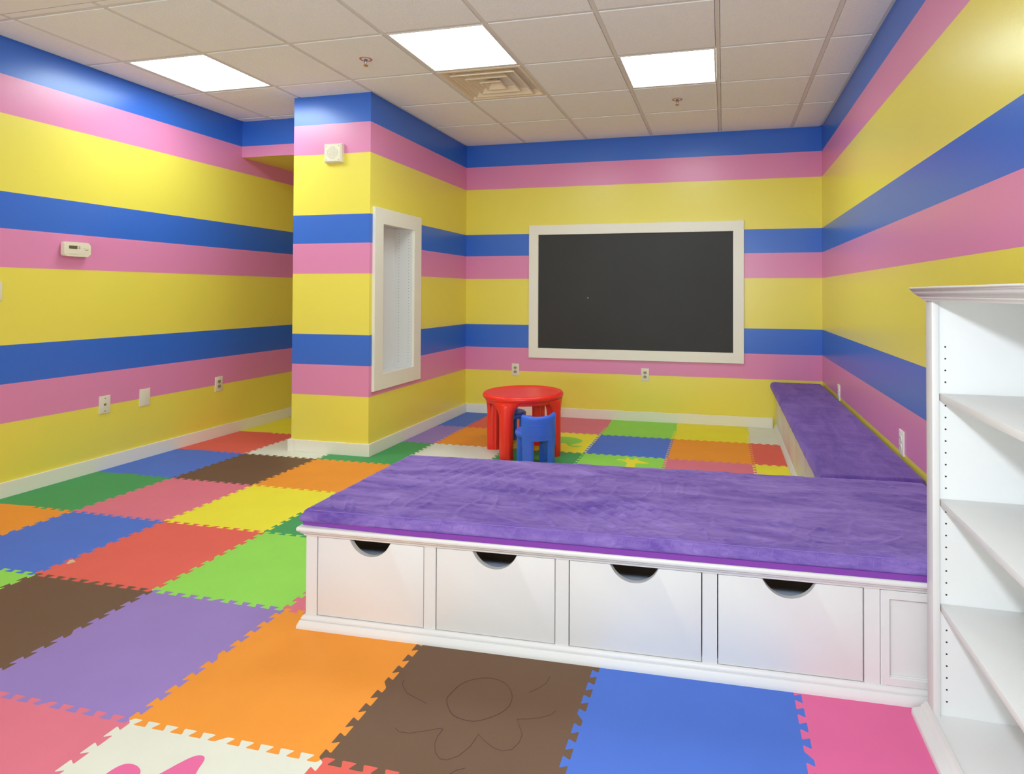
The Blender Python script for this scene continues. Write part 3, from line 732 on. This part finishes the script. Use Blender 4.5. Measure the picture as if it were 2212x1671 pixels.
# ------------------------------------------------------------------ cushions
def cushion(name, corner, zb, th, nx, ny, m, label, wr=0.004, R=0.022, edge_wob=0.0, seed=0.0, fold=None):
    """corner: FL, FR, BR, BL in world metres; bilinear slab with rounded rim"""
    FLc, FRc, BRc, BLc = [Vector((x, y)) for x, y in corner]
    Lx = (FRc - FLc).length; Ly = (BLc - FLc).length
    def params(n, L):
        e = [R * (1 - math.cos(PI / 2 * k / 6)) / L for k in range(7)]
        mid = [e[-1] + (1 - 2 * e[-1]) * k / n for k in range(1, n)]
        return e + mid + [1 - v for v in e[::-1]]
    U, V = params(nx, Lx), params(ny, Ly)
    cx = (FLc + FRc + BRc + BLc) / 4
    def P(u, v):
        p = FLc * (1 - u) * (1 - v) + FRc * u * (1 - v) + BRc * u * v + BLc * (1 - u) * v
        if edge_wob and u < 0.5:  # wavy free edge
            w_ = (1 - 2 * u) * edge_wob * (noise.noise(Vector((v * 6, seed, 0))) + 0.4 * noise.noise(Vector((v * 17, seed, 3))))
            p = p + (FLc - FRc).normalized() * w_
        return p - cx
    def drop(u, v):
        d = min(u * Lx, (1 - u) * Lx, v * Ly, (1 - v) * Ly)
        du = min(u, 1 - u) * Lx; dv = min(v, 1 - v) * Ly
        z = 0
        fu = max(0, 1 - du / R); fv = max(0, 1 - dv / R)
        f = min(1, math.hypot(fu, fv))
        return R * (1 - math.sqrt(max(0, 1 - f * f))), d
    def h(u, v, p):
        q = Vector((p.x * 3, p.y * 3, seed))
        z = 0.005 * noise.noise(q * 0.9)
        if fold: z += fold(u, v, p)
        return z * wr / 0.004
    bm = bmesh.new(); G = []
    for u in U:
        row = []
        for v in V:
            p = P(u, v); dz, d = drop(u, v)
            z = th - dz + h(u, v, p) * min(1, d / 0.03)
            row.append(bm.verts.new((p.x, p.y, z)))
        G.append(row)
    for a_, b_ in zip(G, G[1:]):
        for k in range(len(V) - 1): bm.faces.new((a_[k], b_[k], b_[k + 1], a_[k + 1]))
    # rim loop
    rim = [g[0] for g in G] + G[-1][1:] + [g[-1] for g in G[:-1]][::-1] + G[0][1:-1][::-1]
    prev = rim; N = len(rim)
    for lv, ins in ((0.66, -0.002), (0.33, -0.003), (0.1, 0.0), (0.0, 0.008)):
        cur = []
        for k, vt in enumerate(rim):
            a_, b_ = rim[k - 1].co, rim[(k + 1) % N].co
            nrm = Vector((b_.y - a_.y, a_.x - b_.x, 0)); nrm = nrm.normalized() if nrm.length > 1e-9 else Vector((0, 0, 0))
            pl = 0.0016 * (abs(math.sin(k * 0.19 + 2 * noise.noise(Vector((k * 0.03, seed, 1))))) ** 6) * (1 if lv > 0 else 0)
            zz = (th - R) * lv
            cur.append(bm.verts.new((vt.co.x - nrm.x * (ins - pl), vt.co.y - nrm.y * (ins - pl), zz)))
        for k in range(N): bm.faces.new((prev[k], prev[(k + 1) % N], cur[(k + 1) % N], cur[k]))
        prev = cur
    bm.faces.new(prev)
    o = finish(name, bm, m, None, 60); o.location = (cx.x, cx.y, zb)
    tag(o, label, 'cushion')
    return o, U, V, P
def ridge(x, s=1.0): return (1 - abs(x)) ** 2 * s if abs(x) < 1 else 0
def fold_front(u, v, p):
    # wandering creases: warped ridged noise, stronger in the middle and towards the front
    q = Vector((p.x * 5.0, p.y * 5.0, 1.7))
    wpx = noise.noise(q * 0.7) * 0.9; wpy = noise.noise(q * 0.7 + Vector((9, 3, 0))) * 0.9
    a_ = noise.noise(Vector((p.x * 9 + p.y * 7 + wpx * 2, p.y * 3.2 - p.x * 2.5 + wpy * 2, 4)))
    b_ = noise.noise(Vector((p.x * 18 + wpy * 3, p.y * 14 + wpx * 3, 8)))
    rid = max(0, 1 - abs(a_) * 5) ** 2
    mask = 0.35 + 0.65 * max(0, noise.noise(Vector((p.x * 1.6, p.y * 2.2, 20))) + 0.45)
    mask *= 0.45 + 0.55 * (1 - v)
    k = 0.011 * rid * mask + 0.0014 * b_
    # bundle of slanted folds a bit right of the middle, front half
    dx, dy = (p.x + 0.02), (p.y + 0.16)
    env = math.exp(-(dx / 0.22) ** 2 - (dy / 0.13) ** 2)
    k += 0.0065 * env * math.sin((dx * 0.75 + dy * 0.9) * 120 + 3 * wpx)
    dx, dy = (p.x + 0.62), (p.y - 0.08)
    env = math.exp(-(dx / 0.2) ** 2 - (dy / 0.14) ** 2)
    k += 0.0050 * env * math.sin((dx * 0.9 - dy * 0.35) * 105 + 3 * wpy)
    return k
cush, U, V, Pf = cushion('bench_cushion', [(-1.449, 1.853), (0.797, 1.928), (0.797, 2.735), (-1.449, 2.612)], MZ + 0.355 + 0.0137, 0.042, 360, 130, M_VEL,
                         'wide wrinkled purple velvet cushion on the front storage bench', wr=0.004, R=0.02, fold=fold_front)
# band of brighter cloth showing under the velvet
bm = bmesh.new()
pts = [(-1.445, 1.862), (-1.30, 1.860), (-1.05, 1.859), (0.79, 1.921), (0.79, 2.73), (-1.445, 2.60)]
c0 = cush.location; prism(bm, [(x - c0.x, y - c0.y) for x, y in pts], -0.0133, 0.004)
b = finish('under_band', bm, M_BAND, cush); b['label'] = 'bright purple underlayer of the cushion'
# stitched seam along the front edge with small gathers
bm = bmesh.new(); pp = []
for k in range(181):
    u = 0.012 + 0.976 * k / 180; p = Pf(u, 0.012)
    pp.append((p.x, p.y + 0.0008 * noise.noise(Vector((k * 0.5, 0, 0))), 0.0402 + 0.0008 * noise.noise(Vector((k * 0.31, 5, 0)))))
tube(bm, pp, 0.0011, 6)
rnd = random.Random(4); u = 0.16
while u < 0.985:
    p = Pf(u, 0.0); tl = rnd.uniform(0.006, 0.014)
    q = rnd.uniform(-0.004, 0.006)
    tube(bm, [(p.x + 0.003 + q, p.y + 0.008, 0.0385), (p.x + 0.001, p.y + 0.002, 0.032), (p.x, p.y - 0.0012, 0.0245), (p.x - 0.003, p.y - 0.0026, 0.026 - tl)], rnd.uniform(0.0005, 0.0012), 5)
    u += rnd.uniform(0.008, 0.022)
finish('seam', bm, M_SEAM, cush, 50)

def fold_side(u, v, p):
    q = Vector((p.x * 4.0, p.y * 7.0, 5.2))
    return 0.0025 * noise.noise(q) + 0.0012 * noise.noise(q * 3)
cushion('bench_cushion', [(0.398, 5.540), (0.398, 2.738), (0.822, 2.782), (0.817, 5.540)][::1], MZ + 0.3552, 0.052, 260, 50, M_VEL2,
        'long narrow purple velvet cushion on the bench along the right wall', wr=0.005, R=0.022, edge_wob=0.016, seed=3.3, fold=fold_side)

# ------------------------------------------------------------------ bookcase
BY0, BY1 = 0.72, 1.880
t = empty('bookcase', (0.553, BY1, MZ), 0, 'white open bookcase with adjustable shelves against the right wall', 'bookcase')
Lb, Db, Zt = BY1 - BY0, XR - 0.553 - 0.002, 1.160
def side(y0, y1):
    bm = bmesh.new(); box(bm, 0.0185, Db, y0, y1, 0, Zt); return finish('side_panel', bm, M_WHITE2, t)
sp_far = side(-0.040, -0.001); side(-Lb + 0.001, -Lb + 0.04)
for x in (0.036, 0.24):
  bm = bmesh.new()
  for k in range(31):
    z = 1.044 - MZ - k * 0.032
    if any(zs - 0.02 < z + MZ < zs + 0.002 for zs in (0.917, 0.631, 0.347)): continue
    bm.faces.new([bm.verts.new((x + 0.0025 * math.cos(a_), -0.0402, z + 0.0025 * math.sin(a_))) for a_ in [2 * PI * q / 10 for q in range(10)]])
  finish('pin_hole_row', bm, M_BLACK, sp_far)
bm = bmesh.new(); box(bm, 0, 0.018, -0.050, 0, 0, Zt, bev=0.002); finish('stile', bm, M_WHITE, t, 40)
bm = bmesh.new(); box(bm, 0, 0.018, -Lb, -Lb + 0.05, 0, Zt, bev=0.002); finish('stile', bm, M_WHITE, t, 40)
bm = bmesh.new(); box(bm, Db - 0.008, Db, -Lb + 0.04, -0.04, 0, Zt); finish('back_panel', bm, M_WHITE2, t)
for z in (0.917, 0.631, 0.347):
    bm = bmesh.new(); box(bm, 0.020, Db - 0.009, -Lb + 0.041, -0.041, z - MZ - 0.019, z - MZ, bev=0.0012); finish('shelf', bm, M_WHITE2, t, 40)
bm = bmesh.new(); box(bm, 0.0, Db - 0.009, -Lb + 0.0405, -0.0405, 0.0, 0.034); finish('bottom_shelf', bm, M_WHITE2, t)
bm = bmesh.new(); box(bm, -0.004, Db, -Lb - 0.004, 0.004, Zt, 1.190)
CRN = [(0, 1.158), (0.006, 1.158), (0.008, 1.163), (0.012, 1.166), (0.012, 1.169), (0.018, 1.172), (0.026, 1.180), (0.030, 1.187), (0.033, 1.189), (0.034, 1.193), (0.032, 1.196), (0, 1.197)]
sweep(bm, CRN, [(Db, 0.0, 0, 1), (0.0, 0.0, -1, 1), (0.0, -Lb, -1, -1), (Db, -Lb, 0, -1)]); finish('crown', bm, M_WHITE, t, 50)
BCM = [(0, 0), (0.040, 0), (0.040, 0.012), (0.036, 0.018), (0.018, 0.024), (0.016, 0.030), (0.010, 0.033), (0.006, 0.040), (0, 0.041)]
bm = bmesh.new(); sweep(bm, BCM, [(Db - 0.05, 0.0, 0, 1), (0.0, 0.0, -1, 0.05), (0.0, -Lb, -1, -1), (Db, -Lb, 0, -1)][1:]); finish('base_moulding', bm, M_WHITE, t, 50)

# ------------------------------------------------------------------ play table and chairs
def smoothstep(a_, b_, x): x = max(0, min(1, (x - a_) / (b_ - a_))); return x * x * (3 - 2 * x)
def sector_leg(name, ang, parent, m, zs, halfw, lobes, n_r=1):
    """leg whose plan is a keyhole outline: lobes = list of (radius, half width); halfw(z) widens it"""
    bm = bmesh.new(); rows = []
    ca, sa = math.cos(ang), math.sin(ang)
    for z in zs:
        k = halfw(z); loop = []
        for r, hw_ in lobes: loop.append((r, hw_ * k))
        full = loop + [(r, -h_) for r, h_ in reversed(loop)]
        row = []
        for r, tn in full:
            # keep wide parts on the circle
            th_ = tn / max(r, 0.05); x, y = r * math.cos(th_), r * math.sin(th_)
            row.append(bm.verts.new((x * ca - y * sa, x * sa + y * ca, z)))
        rows.append(row)
    n = len(rows[0])
    for a_, b_ in zip(rows, rows[1:]):
        for k in range(n): bm.faces.new((a_[k], a_[(k + 1) % n], b_[(k + 1) % n], b_[k]))
    bm.faces.new(rows[0][::-1]); bm.faces.new(rows[-1])
    return finish(name, bm, m, parent, 50)
TC = (-1.442, 4.270)
tbl = empty('play_table', (TC[0], TC[1], MZ), 0, 'round red plastic toddler table near the back wall', 'table')
bm = bmesh.new()
lathe(bm, [(0, 0.405), (0.20, 0.405), (0.255, 0.408), (0.268, 0.413), (0.278, 0.4165), (0.288, 0.413), (0.2955, 0.403), (0.297, 0.392), (0.293, 0.382), (0.284, 0.374), (0.277, 0.366), (0.274, 0.352), (0.268, 0.349), (0.258, 0.352), (0.252, 0.380), (0, 0.384)], 72)
for v in bm.verts: v.co.z += 0.034
finish('tabletop', bm, M_RED, tbl, 50)
LOB = [(0.2945, 0.0), (0.2935, 0.018), (0.289, 0.034), (0.281, 0.044), (0.268, 0.047), (0.254, 0.042), (0.244, 0.030), (0.236, 0.028), (0.224, 0.034), (0.212, 0.032), (0.206, 0.018), (0.205, 0.0)]
zs = [0.0, 0.003, 0.008, 0.10, 0.20, 0.24, 0.27, 0.29, 0.305, 0.318, 0.328, 0.336, 0.343, 0.352, 0.366, 0.376, 0.381]
def hwf(z):
    if z < 0.004: return 0.92
    if z > 0.37: return (2.0 if z < 0.378 else 1.7)
    return 1.0 + 1.6 * max(0, (z - 0.22) / 0.13) ** 3.2 if z < 0.352 else 2.4
for d in (-9, 171, -99, 81):
    a_ = math.radians(d)
    leg = sector_leg('leg', a_, tbl, M_RED, [z for z in zs if z <= 0.376], lambda z: 1.0 - (0.08 if z < 0.004 else 0) + (1.9 * ((z - 0.20) / 0.176) ** 4 if z > 0.20 else 0), LOB[1:])
    for v in leg.data.vertices: v.co.z *= 1.09
    # rounded outer shoulder that stands proud of the rim
    bm = bmesh.new(); lathe(bm, [(0, 0.372), (0.02, 0.371), (0.034, 0.366), (0.041, 0.356), (0.043, 0.342), (0.043, 0.05), (0.042, 0.004), (0.039, 0.0), (0, 0.0)], 24, (0.2565 * math.cos(a_), 0.2565 * math.sin(a_), 0))
    
    for v in bm.verts: v.co.z *= 1.09
    finish('leg_column', bm, M_RED, leg, 50)

def shell(bm, a0, a1, r0, r1, z0, z1, n=20, lean=0.0, top=None):
    """curved slab between angles; z0/z1 may be functions of the fraction along it"""
    rows = []
    for k in range(n + 1):
        t_ = k / n; a_ = a0 + (a1 - a0) * t_
        zb_ = z0(t_) if callable(z0) else z0; zt_ = z1(t_) if callable(z1) else z1
        rb = r0, r1
        prof = [(r0, zb_), (r1, zb_)] + [(r1 + lean * q, zb_ + (zt_ - zb_) * q) for q in (0.3, 0.6, 0.85)]
        rm, hr = (r0 + r1) / 2 + lean, (r1 - r0) / 2
        prof += [(rm + hr * 1.15 * math.cos(g), zt_ - hr * 0.2 + hr * 1.1 * math.sin(g)) for g in (0.0, 0.5, 1.1, PI / 2, PI - 1.1, PI - 0.5, PI)]
        prof += [(r0 + lean * q, zb_ + (zt_ - zb_) * q) for q in (0.85, 0.6, 0.3)]
        rows.append([bm.verts.new((r * math.cos(a_), r * math.sin(a_), z)) for r, z in prof])
    m_ = len(rows[0])
    for A, B in zip(rows, rows[1:]):
        for k in range(m_): bm.faces.new((A[k], A[(k + 1) % m_], B[(k + 1) % m_], B[k]))
    bm.faces.new(rows[0][::-1]); bm.faces.new(rows[-1])
def make_chair(loc, rz, label):
    """local +y is the way the sitter looks"""
    t = empty('toddler_chair', loc, rz, label, 'chair', 'blue plastic toddler chairs')
    bm = bmesh.new(); lathe(bm, [(0, 0.246), (0.085, 0.246), (0.11, 0.250), (0.128, 0.249), (0.137, 0.240), (0.139, 0.228), (0.132, 0.212), (0.12, 0.205), (0, 0.205)], 48)
    finish('seat', bm, M_BLUE, t, 50)
    bm = bmesh.new(); A = math.radians
    def arch(s): # arched lower edge between the rear legs
        q = abs(2 * s - 1); return 0.186 + 0.010 * (1 - q ** 2) - (0.05 * ((q - 0.5) / 0.5) ** 2 if q > 0.5 else 0)
    shell(bm, A(-90 - 60), A(-90 + 60), 0.106, 0.137, arch, lambda s: 0.343 + 0.010 * abs(2 * s - 1) ** 2, 28, 0.004)
    back = finish('backrest', bm, M_BLUE, t, 50)
    bm = bmesh.new(); shell(bm, A(-90 - 52), A(-90 + 52), 0.1385, 0.1405, 0.300, 0.3015, 24); finish('groove_rib', bm, M_BLUE, back, 50)
    for c, hwd in ((-90 - 43, 20), (-90 + 43, 20), (90 - 45, 13), (90 + 45, 13)):
        rear = c < 0; bm = bmesh.new(); rows = []
        for z, s in ((0, 0.94), (0.004, 1), (0.15, 1), (0.185, 1.04), (0.215, 1.15)):
            loop = []
            ro, ri = (0.137, 0.098) if rear else (0.136, 0.09)
            for r, f in ((ro, 0), (ro, 0.5), (ro - 0.003, 0.8), (ro - 0.012, 1.0), (ro - 0.024, 0.95), (ri + 0.01, 0.85), (ri, 0.6), (ri, 0)): loop.append((r, f))
            full = loop[:-1] + [(ri, 0)] + [(r, -f) for r, f in reversed(loop[1:-1])]
            row = []
            for r, f in full:
                a_ = A(c + hwd * f * s); row.append(bm.verts.new((r * math.cos(a_), r * math.sin(a_), z)))
            rows.append(row)
        n = len(rows[0])
        for P_, Q_ in zip(rows, rows[1:]):
            for k in range(n): bm.faces.new((P_[k], P_[(k + 1) % n], Q_[(k + 1) % n], Q_[k]))
        bm.faces.new(rows[0][::-1]); bm.faces.new(rows[-1])
        finish('leg', bm, M_BLUE, t, 50)
    return t
make_chair((-1.247, 3.952, MZ), math.radians(36), 'blue plastic toddler chair in front of the red table, its back turned')
make_chair((-1.640, 4.498, MZ), math.radians(-130), 'blue plastic toddler chair pushed in under the red table, mostly hidden')
